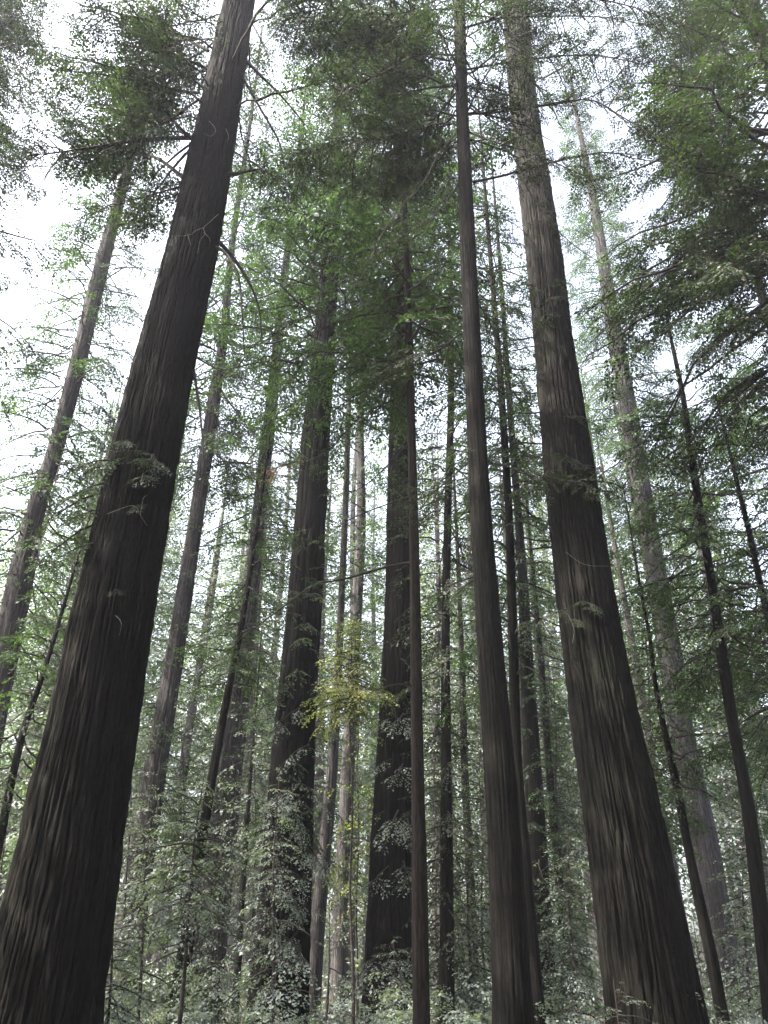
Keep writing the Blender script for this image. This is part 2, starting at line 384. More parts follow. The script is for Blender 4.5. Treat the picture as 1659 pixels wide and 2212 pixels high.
# ------------------------------------------------------------------ the trees traced from the photograph
def tree(name, label, Y, rows, top, bark, seg, dz=.2, relief=.05, cell=.1, flare=.12, group=None, seed=0, cat='tree'):
    ax = axis_from_photo(Y, rows, top); b = ax.at(0.0); b[2] = 0
    t = empty(name, tuple(b), label, cat, group)
    v, q = trunk_mesh(ax, seed * 13 + 7, seg, dz, relief, cell, flare, b)
    build('trunk', [(v, q, 0)], t, (0,), (bark,))
    return t, ax, b
def stick(name, parent, base, pts, r0, r1, m, k=6, n=14):
    v, q = tube(smooth_path(pts, n), np.linspace(r0, r1, n), k)
    return build(name, [(v - base, q, 0)], parent, (0,), (m,))

# ---- A: the huge dark trunk on the left
t, ax, b = tree('redwood_tree', 'huge dark leaning redwood trunk at the left edge, the thickest of all', 15.0,
    [(2114, -28, 206), (1659, 91, 276), (1106, 225, 368), (830, 288, 413), (553, 357, 461), (388, 394, 486), (240, 430, 513), (0, 490, 552)], 50, BARKDARK, 440, .10, .075, .075, .14, seed=1)
f = Foliage(11)
A = lambda px, py, dy=0: at(px, py, 15.0 + dy)
f.limb([A(412, 298), A(330, 300, -.6), A(240, 312, -1.2), (A(150, 326, -1.6)), A(70, 335, -2)], .07, .012, .08, 26, 2.0, 1.0, .2)
f.limb([A(400, 388), A(345, 345, .6), A(280, 318, 1.4), A(170, 262, 2.2), A(100, 175, 3)], .07, .012, .08, 24, 2.0, 1.0, .3)
f.limb([A(415, 300), A(370, 255, -.4), A(348, 190, -1), A(365, 100, -1.5), A(400, 20, -2.4)], .055, .010, .08, 24, 2.0, 1.0, .2)
f.limb([A(450, 110), A(390, 75, .5), A(340, 30, 1), A(300, -30, 1.5)], .06, .012, .08, 22, 2.0)
f.limb([A(430, 200), A(350, 190, .4), A(240, 150, .9), A(130, 130, 1.4)], .05, .01, .08, 24, 2.0, 1.0, .25)
f.limb([A(450, 150), A(360, 110, -.6), A(260, 60, -1.4), A(190, 20, -2)], .05, .01, .08, 22, 1.8, 1.0, .3)
f.limb([A(400, 400), A(330, 420, .5), A(260, 440, 1), A(170, 470, 1.5)], .035, .008, .08, 14, 1.5, 1.0, .25)
f.limb([A(520, 120), A(570, 170, .5), A(610, 210, .8), A(660, 270, 1.2)], .07, .02, .09, 12, 1.1, .8, .3)
f.limb([A(488, 378), A(520, 373, -.3), A(560, 366, -.6), (A(585, 380, -.9))], .07, .012, .08, 7, 1.1, .8, .5)
f.limb([A(515, 150), A(560, 230, .2), A(600, 300, .5), A(612, 345, .7)], .05, .02, .09, 8, 1.0, .8, .3)
f.crown(ax, zat(15, 330), 46, 34, 5.0, .11, (25, -5), side=math.pi, bare=.25, power=.8)
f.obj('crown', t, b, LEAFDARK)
f = Foliage(12)
for px, py, L, a in [(300, 955, 1.2, -1.9), (330, 985, 1.2, -1.3), (282, 1010, 1.5, -2.4), (240, 1040, 1.5, -2.9), (318, 1030, 1.2, -1.5), (232, 1100, 1.2, -2.6), (222, 1175, 1.2, -2.7),
                     (300, 1090, .8, -1.4), (258, 1270, .6, -1.6), (262, 1000, 1.7, -2.2), (340, 1000, 1.3, -1.2), (200, 1070, 1.6, 3.0), (215, 1130, 1.6, 3.1)]:
    o = A(px, py, -.55); f.add(lib(.06, 1.2, 1.3)[f.rng.randint(5)], o, a, math.radians(-28), f.rng.uniform(-.4, .4), L / 1.2, False)
f.obj('trunk_sprays', t, b, LEAFDARK)
for pts in ([(472, 462), (455, 478), (440, 492), (443, 505), (432, 520), (427, 548)], [(440, 492), (425, 497), (408, 508), (370, 510)], [(440, 502), (452, 514), (454, 522)], [(405, 505), (412, 530)],
            [(452, 262), (466, 280), (456, 294), (440, 288)], [(488, 278), (494, 295), (490, 305)], [(232, 1110), (286, 1092), (303, 1113), (318, 1136)], [(303, 1113), (309, 1078), (318, 1070)],
            [(250, 1330), (262, 1345), (258, 1372)]):
    stick('dead_branch', t, b, [A(x, y, -.85 - .12 * (k % 2)) for k, (x, y) in enumerate(pts)], .008, .003, DEAD, 5, 12)
for pts, r in (([(462, 532, 0), (485, 545, -.3), (508, 578, -.5), (519, 620, -.6), (524, 690, -.6), (528, 770, -.5)], .055), ([(470, 520, .2), (500, 552, .3), (535, 605, .4), (558, 660, .5), (566, 730, .5)], .07),
               ([(425, 740, 0), (455, 752, -.2), (482, 768, -.4)], .035), ([(424, 772, 0), (455, 790, -.3), (490, 808, -.4)], .03), ([(418, 800, 0), (428, 860, -.3), (436, 930, -.4), (440, 1000, -.4)], .04)):
    stick('branch', t, b, [A(x, y, d) for x, y, d in pts], r, .012, TWIG)

# ---- B: the big trunk right of centre
t, ax, b = tree('redwood_tree', 'massive ridged redwood right of centre, its bare upper part pale against the sky', 18.0,
    [(2160, 1307, 1499), (1900, 1283, 1449), (1659, 1253, 1397), (1400, 1222, 1345), (1106, 1189, 1300), (830, 1162, 1250), (690, 1149, 1225), (553, 1136, 1211), (240, 1107, 1163), (0, 1084, 1133)], 52, BARKSKYLIT, 440, .10, .085, .08, .10, seed=2)
f = Foliage(21); B = lambda px, py, dy=0: at(px, py, 18.0 + dy)
f.crown(ax, zat(18, 210), 49, 26, 3.6, .10, (25, -5), bare=.2, power=1.4)
f.obj('crown', t, b, LEAF)
f = Foliage(22)
for px, py, L, a in [(1170, 985, 1.3, -2.2), (1215, 1000, 1.3, -1.4), (1250, 1010, 1.2, -1.0), (1192, 1030, 1.6, -2.6), (1262, 1035, 1.6, -.5), (1225, 1045, 1.5, -1.5), (1270, 1060, 1.2, -.6), (1185, 1060, 1.3, -2.9),
                     (1250, 1300, .9, -1.4), (1225, 1315, 1.2, -2.6), (1262, 1312, .7, -1.2), (1235, 1340, .7, -1.6), (1160, 640, 1.2, -2.0), (1180, 660, 1.3, -1.6), (1170, 690, 1.0, -1.4), (1150, 615, 1.2, -2.6), (1195, 625, 1.0, -1), (1220, 905, 1, -1)]:
    o = B(px, py, -.55); f.add(lib(.06, 1.2, 1.3)[f.rng.randint(5)], o, a, math.radians(-22), f.rng.uniform(-.4, .4), L / 1.2, False)
f.obj('trunk_sprays', t, b, LEAFDARK)
for pts in ([(1222, 1192), (1262, 1219), (1315, 1223)], [(1228, 1330), (1240, 1360), (1236, 1390)]):
    stick('dead_branch', t, b, [B(x, y, -.9) for x, y in pts], .006, .003, DEAD, 5)

# ---- C: slim dark trunk running the whole height, right of centre
t, ax, b = tree('redwood_tree', 'slim straight dark redwood running the full height just left of the massive ridged one', 13.0,
    [(2180, 1064, 1146), (1900, 1058, 1132), (1659, 1047, 1113), (1380, 1032, 1086), (1106, 1018, 1062), (830, 1006, 1044), (553, 994, 1027), (240, 985, 1010), (0, 981, 1005)], 36, BARK, 150, .10, .035, .07, .08, seed=3)
f = Foliage(31); Cc = lambda px, py, dy=0: at(px, py, 13.0 + dy)
limbs = [([(1012, 246, 0), (1080, 242, .3), (1155, 231, .6), (1220, 222, .8), (1295, 200, 1.0), (1375, 120, 1.2)], .05, 18, 1.3),
         ([(1150, 231, .6), (1270, 215, .2), (1340, 250, 0), (1420, 300, -.2), (1500, 350, -.5)], .035, 16, 1.2),
         ([(1022, 393, 0), (1085, 380, .2), (1160, 358, .4), (1240, 340, .6), (1315, 328, .7), (1380, 345, .8), (1470, 352, .9), (1600, 375, 1.0)], .045, 16, 1.0),
         ([(1012, 285, 0), (1080, 310, -.3), (1150, 330, -.5), (1240, 370, -.7), (1300, 398, -.8)], .035, 12, .9),
         ([(1014, 300, 0), (1110, 335, .3), (1125, 380, .4), (1180, 470, .5), (1240, 530, .5), (1300, 570, .5)], .03, 11, .9),
         ([(1010, 240, 0), (1040, 180, -.3), (1090, 100, -.6), (1130, 60, -.9)], .04, 12, 1.3),
         ([(1005, 60, 0), (1080, 40, .3), (1180, 35, .5), (1330, 40, .7), (1480, 80, .8)], .05, 22, 1.5),
         ([(984, 250, 0), (930, 235, .3), (880, 205, .6), (830, 210, .9), (760, 230, 1.2)], .04, 16, 1.4),
         ([(984, 290, 0), (950, 330, -.3), (910, 400, -.5), (840, 480, -.8), (800, 560, -1)], .035, 10, 1.0),
         ([(984, 60, 0), (900, 50, .3), (820, 70, .5), (700, 120, .7)], .04, 26, 2.2), ([(985, 200, 0), (890, 300, .3), (780, 300, .5), (660, 330, .7)], .035, 26, 2.2), ([(984, -20, 0), (860, 30, -.3), (720, 20, -.5), (630, 30, -.7)], .035, 24, 2.2),
         ([(992, 395, 0), (935, 470, -.2), (870, 510, -.3), (800, 560, -.4)], .03, 10, 1.0),
         ([(1040, 990, 0), (1000, 975, -.2), (930, 968, -.3)], .02, 4, .6), ([(1028, 990, .3), (1100, 1010, 0), (1185, 1030, -.2), (1260, 1045, -.4)], .022, 8, .8),
         ([(1030, 470, 0), (1060, 465, .2), (1120, 490, .4), (1170, 550, .6)], .02, 7, .8),
         ([(1022, 640, 0), (1060, 700, .2), (1090, 790, .4), (1110, 880, .6)], .025, 9, .9),
         ([(995, 720, 0), (940, 760, .3), (880, 770, .5), (790, 830, .7)], .025, 9, 1.0), ([(1010, 1000, .2), (940, 1060, .3), (880, 1090, .3)], .02, 6, .8),
         ([(1045, 560, 0), (1075, 640, -.1), (1150, 690, -.4)], .02, 6, .9)]
limbs += [([(1008, -150, 0), (1120, -100, .5), (1300, -60, 1), (1480, -20, 1.5), (1640, 40, 2)], .05, 24, 1.8), ([(1008, -60, 0), (1150, -20, -.4), (1350, 10, -.8), (1560, 90, -1)], .05, 22, 1.7),
          ([(1010, 150, 0), (1130, 130, .6), (1290, 120, 1.2), (1450, 160, 1.8), (1600, 240, 2)], .045, 24, 1.7), ([(1370, 130, 1.2), (1440, 230, 1.3), (1500, 330, 1.4)], .02, 14, 1.5),
          ([(985, 120, 0), (900, 120, -.5), (820, 160, -1), (720, 200, -1.4)], .04, 20, 1.7), ([(985, -60, 0), (880, -20, .4), (760, 20, .8), (660, 60, 1)], .04, 20, 1.7)]
for pts, r, n, L in limbs:
    f.limb([Cc(*p) for p in pts], r * .8, .008, .065, int(n * 1.1), L, .9, .15, -18)
f.crown(ax, zat(13, 330), 34, 30, 3.0, .08, (20, -10), power=1.3, bare=.1)
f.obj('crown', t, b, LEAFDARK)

# ---- D: thin dark trunk close behind C
t, ax, b = tree('redwood_tree', 'thin black trunk half hidden close behind the slim straight one', 20.5,
    [(2160, 1136, 1174), (1860, 1112, 1147), (1659, 1104, 1128), (1400, 1099, 1121), (1106, 1091, 1108), (830, 1074, 1088), (600, 1058, 1068)], 36, BARK, 48, .2, .02, .07, seed=4)
f = Foliage(41); f.crown(ax, zat(20.5, 1500), 35.5, 80, 2.8, .09, (0, -25), power=1.0, bare=.25)
f.obj('crown', t, b, LEAF)

# ---- E: slim reddish trunk in front of the middle giant
t, ax, b = tree('redwood_tree', 'slim reddish trunk standing in front of the wide middle redwood', 17.0,
    [(2190, 893, 927), (1900, 890, 924), (1659, 890, 916), (1380, 887, 911), (1106, 884, 903), (703, 874, 890), (450, 868, 880)], 27, BARKRED, 70, .15, .02, .06, seed=5)
f = Foliage(51); E = lambda px, py, dy=0: at(px, py, 17.0 + dy)
f.limb([E(886, 1215), E(830, 1226, .2), E(740, 1252, .4), E(680, 1262, .5), E(620, 1305, .6), E(520, 1380, .8), E(480, 1425, 1)], .035, .008, .08, 8, .6, .8, .35)
f.limb([E(890, 1070), E(760, 1120, .2), E(690, 1170, .5)], .02, .006, .08, 5, .6)
f.limb([E(894, 1482), E(860, 1478, -.3), E(812, 1490, -.6)], .03, .012, .08, 2, .4, .6, .3)
f.limb([E(880, 850), E(780, 900, .3), E(700, 980, .5), E(630, 1000, .7)], .02, .006, .08, 9, .9)
f.limb([E(880, 960), E(800, 1040, .3), E(745, 1070, .4)], .018, .006, .08, 6, .7)
f.limb([E(878, 790), E(800, 770, -.3), E(700, 760, -.6), E(560, 770, -.9)], .03, .008, .08, 16, 1.3, 1.1)
f.limb([E(878, 700), E(790, 650, -.3), E(680, 680, -.6), E(590, 720, -.9)], .03, .008, .08, 16, 1.4, 1.1)
f.limb([E(876, 600), E(780, 520, -.3), E(680, 470, -.6), E(590, 450, -.9)], .03, .008, .08, 18, 1.5, 1.1)
f.limb([E(874, 500), E(780, 400, -.3), E(680, 370, -.6), E(580, 420, -.9)], .03, .008, .08, 18, 1.5, 1.1)
f.crown(ax, zat(17, 830), 26.8, 30, 4.8, .11, (15, -20), power=1.0, side=2.6, bushy=1.1)
f.obj('crown', t, b, LEAF)

# ---- F: wide middle giant
t, ax, b = tree('redwood_tree', 'wide dark redwood in the middle, lower trunk fluted, with a slim reddish trunk before it', 28.0,
    [(2190, 787, 898), (1900, 800, 896), (1659, 813, 894), (1380, 827, 890), (1106, 836, 886), (830, 847, 883), (553, 853, 882)], 58, BARK, 150, .2, .06, .12, .10, seed=6)
f = Foliage(61); f.crown(ax, zat(28, 720), 57, 85, 7.0, .15, (15, -15), power=.85, bare=.15)
f.crown(ax, zat(28, 1550), zat(28, 1060), 12, 1.5, .09, (0, -25), cone=False)
f.obj('crown', t, b, LEAF)
f = Foliage(62)
for px, py, L, a in [(868, 1545, 1.2, -1.8), (850, 1550, 1.2, -2.6), (880, 1570, 1.1, -1.2), (845, 1640, 1.1, -2.4), (870, 1650, 1.2, -1.8), (860, 1750, 1.6, -1.8), (830, 1752, 1.2, -2.8), (880, 1768, 1.2, -1.5),
                     (840, 1870, 1.2, -2.2), (870, 1860, 1.2, -1.5), (820, 2060, 1.6, -2.4), (850, 2080, 1.6, -1.6), (800, 2120, 1.6, -2.9)]:
    f.add(lib(.075, 1.2, 1.3)[f.rng.randint(5)], at(px, py, 27.2), a, math.radians(-25), 0, L * 1.3 / 1.2, False)
f.obj('trunk_sprays', t, b, LEAFBLUE)

# ---- G: left-centre giant
t, ax, b = tree('redwood_tree', 'broad redwood left of the middle one, its foot flaring wide and wrapped in drooping sprays', 27.0,
    [(2190, 542, 662), (2050, 556, 668), (1900, 566, 675), (1659, 584, 677), (1480, 602, 682), (1300, 620, 694), (1106, 640, 703), (930, 657, 715), (750, 680, 722), (600, 690, 728)], 58, BARK, 150, .2, .07, .12, .16, seed=7)
f = Foliage(71); f.crown(ax, zat(27, 900), 56, 90, 6.8, .15, (15, -15), power=.85, bare=.15)
f.crown(ax, zat(27, 1900), zat(27, 1040), 44, 1.8, .09, (0, -30), cone=False)
f.obj('crown', t, b, LEAF)
f = Foliage(72)
for k in range(26):
    px = f.rng.uniform(585, 672); py = f.rng.uniform(1500, 2050)
    f.add(lib(.075, 1.2, 1.3)[f.rng.randint(5)], at(px, py, 26.0), f.rng.uniform(-2.8, -.4), math.radians(-30), 0, f.rng.uniform(.9, 1.6), False)
f.obj('trunk_sprays', t, b, LEAFBLUE)
f = Foliage(73)
f.limb([at(656, 985, 26.5), at(630, 1000, 26), at(600, 1010, 25.6), at(585, 1040, 25.4)], .05, .01, .11, 10, 1.0, 1.2, .1)
f.obj('branch', t, b, LEAFRUST)

# ---- H..Z: the mid-distance trunks
def mid(label, Y, rows, top, bark, cr, leafm, group=None, name='redwood_tree', leaf=.13, seed=0, relief=.03, low=None, power=1.0):
    t, ax, b = tree(name, label, Y, rows, top, bark, 60 if rows[0][2] - rows[0][1] > 25 else 20, .3, relief, .12, .12, seed=seed, group=group)
    f = Foliage(seed * 31 + 5)
    z0, z1, n, L = cr
    if n: f.crown(ax, zat(Y, z0), z1, n, L, leaf, (10, -20), power=power, bare=.12)
    if low: f.crown(ax, zat(Y, low[0]), zat(Y, low[1]), int(low[2] * .75), low[3], min(leaf, .11), (0, -28), cone=False)
    f.obj('crown', t, b, leafm)
    return t, ax, b
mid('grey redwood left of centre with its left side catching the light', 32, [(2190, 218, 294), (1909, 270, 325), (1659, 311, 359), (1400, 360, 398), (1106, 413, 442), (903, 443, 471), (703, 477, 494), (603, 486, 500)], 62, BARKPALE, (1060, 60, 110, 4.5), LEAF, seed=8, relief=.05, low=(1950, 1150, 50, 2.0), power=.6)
mid('thin dark leaning trunk in front of the pinkish fluted redwood', 25, [(2212, 360, 400), (1909, 408, 432), (1606, 461, 479), (1331, 519, 531), (1106, 556, 564)], 20, BARK, (1500, 19.5, 40, 2.4), LEAF, seed=9, leaf=.09, name='slender_tree')
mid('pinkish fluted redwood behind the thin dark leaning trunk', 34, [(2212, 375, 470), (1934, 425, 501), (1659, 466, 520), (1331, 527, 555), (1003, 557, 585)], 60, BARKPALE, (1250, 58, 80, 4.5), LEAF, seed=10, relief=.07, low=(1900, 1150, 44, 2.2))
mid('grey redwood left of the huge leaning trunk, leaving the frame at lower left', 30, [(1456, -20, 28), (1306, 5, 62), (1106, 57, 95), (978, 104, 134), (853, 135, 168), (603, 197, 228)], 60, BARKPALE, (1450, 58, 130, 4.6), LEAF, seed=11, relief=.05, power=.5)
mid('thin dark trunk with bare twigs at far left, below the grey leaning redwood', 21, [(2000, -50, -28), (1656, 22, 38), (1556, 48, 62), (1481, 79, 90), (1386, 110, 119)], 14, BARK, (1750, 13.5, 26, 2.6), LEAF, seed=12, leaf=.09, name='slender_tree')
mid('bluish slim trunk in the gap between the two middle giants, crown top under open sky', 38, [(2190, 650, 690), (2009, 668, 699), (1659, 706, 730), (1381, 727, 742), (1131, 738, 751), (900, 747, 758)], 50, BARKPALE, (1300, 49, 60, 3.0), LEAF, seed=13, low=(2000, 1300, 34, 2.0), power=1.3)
mid('hazy trunk right behind the golden sunlit young tree', 42, [(2190, 712, 750), (2009, 716, 750), (1659, 738, 767), (1131, 770, 790), (900, 772, 786)], 44, BARKPALE, (1400, 43, 40, 2.8), LEAF, seed=14, low=(2050, 1400, 34, 2.0), power=1.3)
mid('dark slim trunk right of the slim reddish one', 26, [(2190, 948, 980), (1900, 951, 978), (1659, 952, 975), (1356, 954, 972), (1106, 959, 975), (830, 968, 982)], 44, BARK, (1500, 43, 90, 3.2), LEAFDARK, seed=15, leaf=.10, low=(2100, 1500, 36, 1.8))
mid('faint slim trunk between the dark slim trunk and the full-height one', 42, [(2190, 1014, 1036), (2059, 1012, 1034), (1659, 996, 1012), (1456, 993, 1005)], 33, BARK, (1650, 32, 44, 2.6), LEAF, seed=16, low=(2150, 1600, 34, 2.0))
mid('grey trunk visible just behind the thin black one', 34, [(2190, 1164, 1206), (2059, 1157, 1194), (1659, 1132, 1172), (1556, 1128, 1162), (1206, 1117, 1135)], 52, BARK, (1500, 51, 70, 3.6), LEAF, seed=17, leaf=.12, low=(2150, 1500, 40, 2.0))
mid('narrow dark trunk with a broken outline in the gap before the massive ridged redwood', 38, [(2049, 1210, 1231), (1884, 1197, 1216), (1659, 1180, 1195), (1400, 1160, 1172)], 27, BARK, (1700, 26, 34, 2.4), LEAF, seed=18, low=(2100, 1700, 24, 1.8), name='slender_tree')
mid('tall pinkish hazy redwood right of the massive ridged one', 42, [(2190, 1545, 1617), (2084, 1529, 1596), (1909, 1507, 1570), (1709, 1470, 1529), (1606, 1447, 1500), (1431, 1428, 1474), (1256, 1402, 1440), (978, 1354, 1392), (778, 1319, 1355), (578, 1294, 1319)], 76, BARKPALE, (1180, 75, 170, 5.0), LEAF, seed=19, relief=.06, power=.2, low=(2150, 1300, 10, 1.8))
mid('thin dark trunk slanting up through the right side, bare top in the sky gap', 19, [(2190, 1650, 1690), (1984, 1629, 1661), (1784, 1610, 1639), (1659, 1592, 1615), (1581, 1575, 1599), (1381, 1545, 1567), (1281, 1533, 1550), (1106, 1503, 1520), (1003, 1488, 1502), (853, 1469, 1480), (753, 1449, 1457)], 22, BARK, (1450, 21.8, 60, 3.0), LEAF, seed=20, leaf=.08, name='slender_tree', power=1.2)
mid('thin leaning trunk in front of the pinkish hazy redwood', 23, [(2184, 1546, 1572), (2084, 1529, 1554), (1934, 1498, 1520), (1834, 1479, 1497), (1684, 1452, 1469), (1506, 1414, 1424), (1381, 1400, 1408), (1246, 1375, 1381)], 16.5, BARK, (1750, 16.3, 34, 2.0), LEAF, seed=21, leaf=.085, name='slender_tree')
mid('bluish slim trunk peeking out behind the right side of the massive ridged redwood', 46, [(2084, 1480, 1506), (1959, 1449, 1477), (1834, 1434, 1456), (1709, 1406, 1428), (1531, 1380, 1399)], 36, BARKPALE, (1500, 35, 30, 2.4), LEAF, seed=22, low=(2100, 1500, 24, 2.0))
mid('thin trunk slanting off the right edge', 22, [(1500, 1690, 1710), (1281, 1639, 1652), (1131, 1608, 1619), (1000, 1578, 1586)], 19, BARK, (1700, 18.7, 50, 3.0), LEAF, seed=23, leaf=.085, name='slender_tree')
mid('pale bluish far trunk between the grey lit redwood and the thin dark leaning trunk', 60, [(1859, 349, 371), (1606, 395, 409), (1456, 420, 432)], 36, BARKPALE, (1500, 35, 30, 2.6), LEAF, seed=24, leaf=.2, low=(2100, 1500, 40, 2.4))
mid('pale lavender far redwood seen left of the huge leaning trunk', 55, [(1900, 40, 72), (1600, 98, 124), (1400, 148, 166), (1250, 175, 192)], 46, BARKPALE, (1400, 45, 60, 3.8), LEAF, seed=25, leaf=.2, low=(2100, 1300, 40, 2.4))
mid('slim dark trunk low between the pinkish fluted redwood and the broad flaring one', 30, [(2190, 500, 516), (1950, 515, 528), (1700, 535, 543)], 14, BARK, (1900, 13.6, 26, 2.0), LEAFBLUE, seed=26, leaf=.11, name='slender_tree')
# near tree just outside the right edge whose crown hangs into the top right corner
t, ax, b = tree('redwood_tree', 'dark redwood whose heavy crown fills the top right corner, trunk barely inside the edge', 15.5,
    [(600, 1830, 1880), (150, 1650, 1692), (-100, 1560, 1600)], 38, BARK, 60, .2, .05, .1, seed=27)
f = Foliage(271)
f.crown(ax, 16, 37, 54, 8.0, .08, (15, -15), side=2.9, bare=.15, power=1.1, bushy=1.1)
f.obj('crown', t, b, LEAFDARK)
t, ax, b = tree('redwood_tree', 'redwood past the left edge, tips of its high boughs in the top left corner', 20.0,
    [(600, -330, -280), (0, -105, -75)], 60, BARK, 40, .3, .05, .1, seed=29)
f = Foliage(291); f.crown(ax, 18, 58, 80, 7.0, .10, (15, -10), side=0, bare=.1, power=.6); f.obj('crown', t, b, LEAFDARK)
# a second one, mid right
t, ax, b = tree('redwood_tree', 'leafy dark redwood standing past the right edge, only its long lower boughs in view', 27.0,
    [(1800, 1960, 2010), (1000, 1740, 1775)], 42, BARK, 40, .3, .05, .1, seed=28)
f = Foliage(281)
f.crown(ax, 7, 41, 62, 8.0, .11, (5, -20), side=2.9, bare=.12, power=1.0, bushy=1.0)
f.obj('crown', t, b, LEAF)

# ------------------------------------------------------------------ young trees of the understory
def young(label, Y, base_px, top_px, top_py, n, L, leafm, leaf=.09, r=.04, seed=0, z0=.4, pitch=(10, -22), name='young_tree', bushy=1.1):
    p1 = at(top_px, top_py, Y); h = p1[2]; p0 = at(base_px, 2212, Y)
    z = np.linspace(-.2, h, 20); x = np.interp(z, [0, h], [p0[0], p1[0]]) + .04 * np.sin(z * 1.3)
    ax = Axis(z, x, np.full(20, Y), np.linspace(r, .008, 20)); b = ax.at(0.)
    t = empty(name, tuple(b), label, 'tree', 'young trees of the understory')
    v, q = trunk_mesh(ax, seed, 10, .25, .004, .05, .1, b); build('trunk', [(v, q, 0)], t, (0,), (TWIG,))
    f = Foliage(seed + 900); f.crown(ax, z0, h * .98, int(n * (.5 if leafm is LEAFBLUE else .75)), L, leaf, pitch, mask=False, bushy=bushy); f.obj('crown', t, b, leafm)
young('young tree with leaves tinted golden as if sunlit in the gap left of the middle redwood', 24, 762, 757, 1315, 58, 2.0, LEAFSUNGOLD, .085, .045, 1, z0=8.6, bushy=1.2)
young('young conifer with a thin dark bare stem and fine drooping twigs, lower left', 17, 385, 440, 1665, 34, 2.0, LEAFBLUE, .07, .05, 2, z0=2.6, bushy=.8)
young('bushy young conifer before the foot of the broad flaring redwood', 20, 590, 600, 1650, 46, 1.7, LEAFBLUE, .085, .05, 3)
young('tall leafy sapling left of the thin dark bare stem', 22, 300, 330, 1690, 44, 1.9, LEAFBLUE, .09, .05, 4)
young('low pale sapling at the foot of the huge leaning trunk', 16, 240, 250, 1930, 34, 1.3, LEAFBLUE, .075, .03, 5)
young('sapling with grey-green sprays between the thin leaning trunk and the broad redwood', 24, 470, 480, 1760, 44, 1.9, LEAFBLUE, .09, .05, 6)
young('short sapling at the foot of the slim reddish trunk', 24, 850, 850, 2020, 26, 1.6, LEAFBLUE, .09, .03, 7)
young('bright sapling low between the middle redwood and the broad one', 22, 700, 715, 1960, 34, 1.5, LEAFBLUE, .09, .04, 8)
young('leafy sapling right of the dark slim trunk', 27, 1015, 1010, 1700, 52, 2.0, LEAFBLUE, .10, .05, 9)
young('sapling low in the gap between the full-height trunk and the massive ridged redwood', 26, 1240, 1225, 1780, 50, 2.0, LEAFBLUE, .10, .05, 10)
young('low fern-like sapling at the foot of the massive ridged redwood', 15, 1330, 1320, 2110, 24, 1.1, LEAFBLUE, .07, .02, 11)
young('sapling with hanging sprays at lower right, behind the slanting thin trunk', 27, 1610, 1600, 1750, 54, 2.2, LEAFBLUE, .10, .05, 12)
young('leafy young conifer beside the thin trunk in front of the pinkish hazy redwood', 26, 1440, 1385, 1230, 60, 2.2, LEAF, .10, .06, 13, z0=5)
young('sapling crown at the far lower left behind the huge leaning trunk', 24, -20, 20, 1720, 46, 2.0, LEAFBLUE, .10, .05, 14)
young('small sapling between the thin black trunk and its grey neighbour', 28, 1185, 1185, 1900, 34, 1.6, LEAFBLUE, .10, .03, 15)
young('slim sapling at the bottom of the gap right of the massive ridged redwood', 24, 1520, 1500, 1990, 30, 1.5, LEAFBLUE, .09, .03, 16)
young('young conifer in front of the grey lit redwood', 25, 400, 395, 1560, 56, 2.0, LEAF, .10, .05, 17)
young('sparse young tree with yellow-green leaves lower down beneath the sunlit golden crown', 30, 770, 775, 1480, 26, 1.9, LEAFSUNGOLD, .12, .05, 18, z0=3.5)

young('slim pale sapling rising between the huge leaning trunk and the grey lit redwood', 27, 265, 290, 1500, 56, 2.0, LEAFBLUE, .10, .05, 19)
young('sapling with layered sprays right of the middle redwood and the slim reddish trunk', 32, 945, 940, 1560, 60, 2.2, LEAF, .11, .05, 20)
young('tall sapling in the gap between the full-height trunk and the dark slim trunk', 33, 1045, 1035, 1480, 64, 2.3, LEAF, .12, .05, 21)
young('pale sapling filling the corner at the lower right edge', 24, 1700, 1650, 1700, 60, 2.3, LEAFBLUE, .10, .05, 22)
young('tall leafy sapling just left of the massive ridged redwood', 34, 1215, 1195, 1420, 66, 2.4, LEAF, .12, .05, 23)
young('young conifer behind the grey leaning redwood at the left edge', 34, 70, 130, 1300, 70, 2.6, LEAF, .12, .06, 24)
young('pale sapling between the broad flaring redwood and the pinkish fluted one', 31, 545, 555, 1480, 56, 2.0, LEAFBLUE, .11, .05, 25)

# ------------------------------------------------------------------ far trees, all copies of four
protos = []
for k in range(4):
    rs = np.random.RandomState(500 + k); H = 48 + 2 * k
    z = np.linspace(-.3, H, 40); ax = Axis(z, .3 * np.sin(z / 9 + k), .3 * np.cos(z / 11 + k), np.interp(z, [0, 2, H], [.85, .62, .04]))
    t = empty('redwood_tree', (0, 0, 0), 'x', 'tree', 'far redwoods fading into the haze')
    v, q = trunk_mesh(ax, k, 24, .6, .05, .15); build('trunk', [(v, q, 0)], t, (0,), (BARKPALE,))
    f = Foliage(600 + k); f.crown(ax, 2 + 2 * k, H - .5, 125, 5.5, .26, (15, -20), mask=False, bare=.12)
    f.obj('crown', t, np.zeros(3), (LEAF, LEAFBLUE)[k % 2]); protos.append(t)
rs = np.random.RandomState(77); first = [True] * 4
spots = []
for ring, (Y0, Y1, nn) in enumerate(((50, 62, 13), (66, 82, 14), (88, 100, 12))):
    for i in range(nn):
        spots.append((-180 + 2020 * (i + rs.uniform(.1, .9)) / nn, rs.uniform(Y0, Y1), ring))
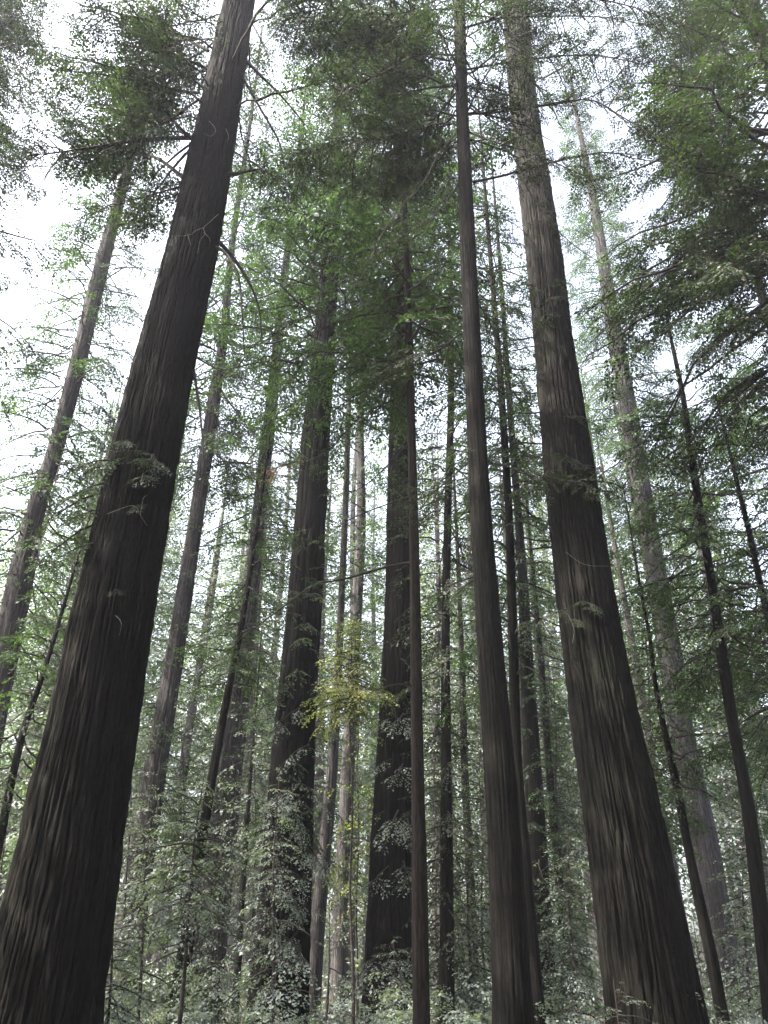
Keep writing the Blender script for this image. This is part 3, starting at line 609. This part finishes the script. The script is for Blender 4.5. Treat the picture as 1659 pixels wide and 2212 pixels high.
for i, (px, Y, ring) in enumerate(spots):
    k = i % 4; p = protos[k]
    if first[k]: t = p; first[k] = False
    else:
        t = p.copy(); COL.objects.link(t)
        for ch in list(p.children):
            c = ch.copy(); COL.objects.link(c); c.parent = t
    x = at(px, 2114, Y)[0]; t.location = (x, Y, 0); t.rotation_euler = (0, 0, rs.uniform(0, 6.28))
    s = Y * (.78 + rs.uniform(-.12, .10)) / 50.0; t.scale = (min(s, 1.1),) * 2 + (s,)
    t['label'] = ('pale hazy redwood in the first rank behind the clear trunks', 'faint redwood in the second hazy rank, dimmer than those before it', 'faintest redwood of the last rank, almost lost in white haze')[ring]

# ------------------------------------------------------------------ stuff: undergrowth, the woods beyond, unseen shading canopy around
def clumps(seed, n, region, size, h, leaf):
    rng = np.random.RandomState(seed); C = region(rng, n)
    m = size; P = C[:, None] + rng.normal(0, 1, (n, m, 3)) * np.array([1, 1, .7]) * h; P = P.reshape(-1, 3); P[:, 2] = np.abs(P[:, 2])
    D = unit(rng.normal(0, 1, P.shape) * np.array([1, 1, .5])); S = unit(np.cross(D, rng.normal(0, .5, P.shape) + np.array([0, 0, 1])))
    LL = leaf * rng.uniform(.6, 1.3, (len(P), 1)); wd = LL * .25
    return np.stack([P, P + D * LL * .45 + S * wd, P + D * LL, P + D * LL * .5 - S * wd], 1)
f = Foliage(801)
for k in range(2400):
    Y = 17 + 50 * f.rng.rand() ** 1.2; X = f.rng.uniform(-.62, .62) * Y * 1.15
    hgt = f.rng.rand() ** 1.5 * (.1 + Y * .035)
    f.add(lib(.07 if Y < 28 else .13, 1.2, 1.0)[f.rng.randint(5)], np.array([X, Y, hgt]), f.rng.uniform(0, 6.28), math.radians(f.rng.uniform(0, 55)), f.rng.uniform(-.5, .5), f.rng.uniform(.6, 1.3) * (1 + Y * .01), False, main=False)
o = f.obj('undergrowth', None, np.zeros(3), LEAFBLUE); o['kind'] = 'stuff'; o['label'] = 'grey-green ferns and low shrubs covering the forest floor'
def woods(rng, n):
    a = rng.uniform(-.75, .75, n); R = rng.uniform(100, 150, n); z = rng.rand(n) * (30 + 26 * (np.sin(a * 23) * .5 + .5)); return np.stack([np.sin(a) * R, np.cos(a) * R, z], -1)
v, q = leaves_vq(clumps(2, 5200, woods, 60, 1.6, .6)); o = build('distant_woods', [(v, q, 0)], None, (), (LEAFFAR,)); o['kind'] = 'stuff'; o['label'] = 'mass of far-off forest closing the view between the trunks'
def around(rng, n):  # unseen leaf clumps added out of view to keep skylight off the trunks
    a = rng.uniform(1.0, 2 * math.pi - 1.0, n); R = rng.uniform(13, 42, n); z = 4 + rng.rand(n) * 34; return np.stack([np.sin(a) * R, np.cos(a) * R, z], -1)
v, q = leaves_vq(clumps(3, 2600, around, 40, 1.5, .6)); o = build('unseen_shade_canopy', [(v, q, 0)], None, (), (LEAFDARK,)); o['kind'] = 'stuff'; o['label'] = 'unseen canopy of the same forest behind and beside the viewer, added to block skylight'

# ------------------------------------------------------------------ haze
if HAZE > 0:
    V = np.array([[x, y, z] for x in (-190, 190) for y in (-70, 190) for z in (-2.0, 84)], float)
    Q = np.array([[0, 1, 3, 2], [4, 6, 7, 5], [0, 4, 5, 1], [2, 3, 7, 6], [0, 2, 6, 4], [1, 5, 7, 3]])
    m, n, out = mat('haze'); pv = n.nodes.new('ShaderNodeVolumePrincipled'); pv.inputs['Color'].default_value = (.90, .88, 1.0, 1)
    pv.inputs['Density'].default_value = HAZE; pv.inputs['Anisotropy'].default_value = 0.45; n.links.new(pv.outputs[0], out.inputs['Volume'])
    o = build('haze', [(V, Q, 0)], None, (), (m,)); o['kind'] = 'stuff'; o['label'] = 'thin pale haze hanging through the forest'
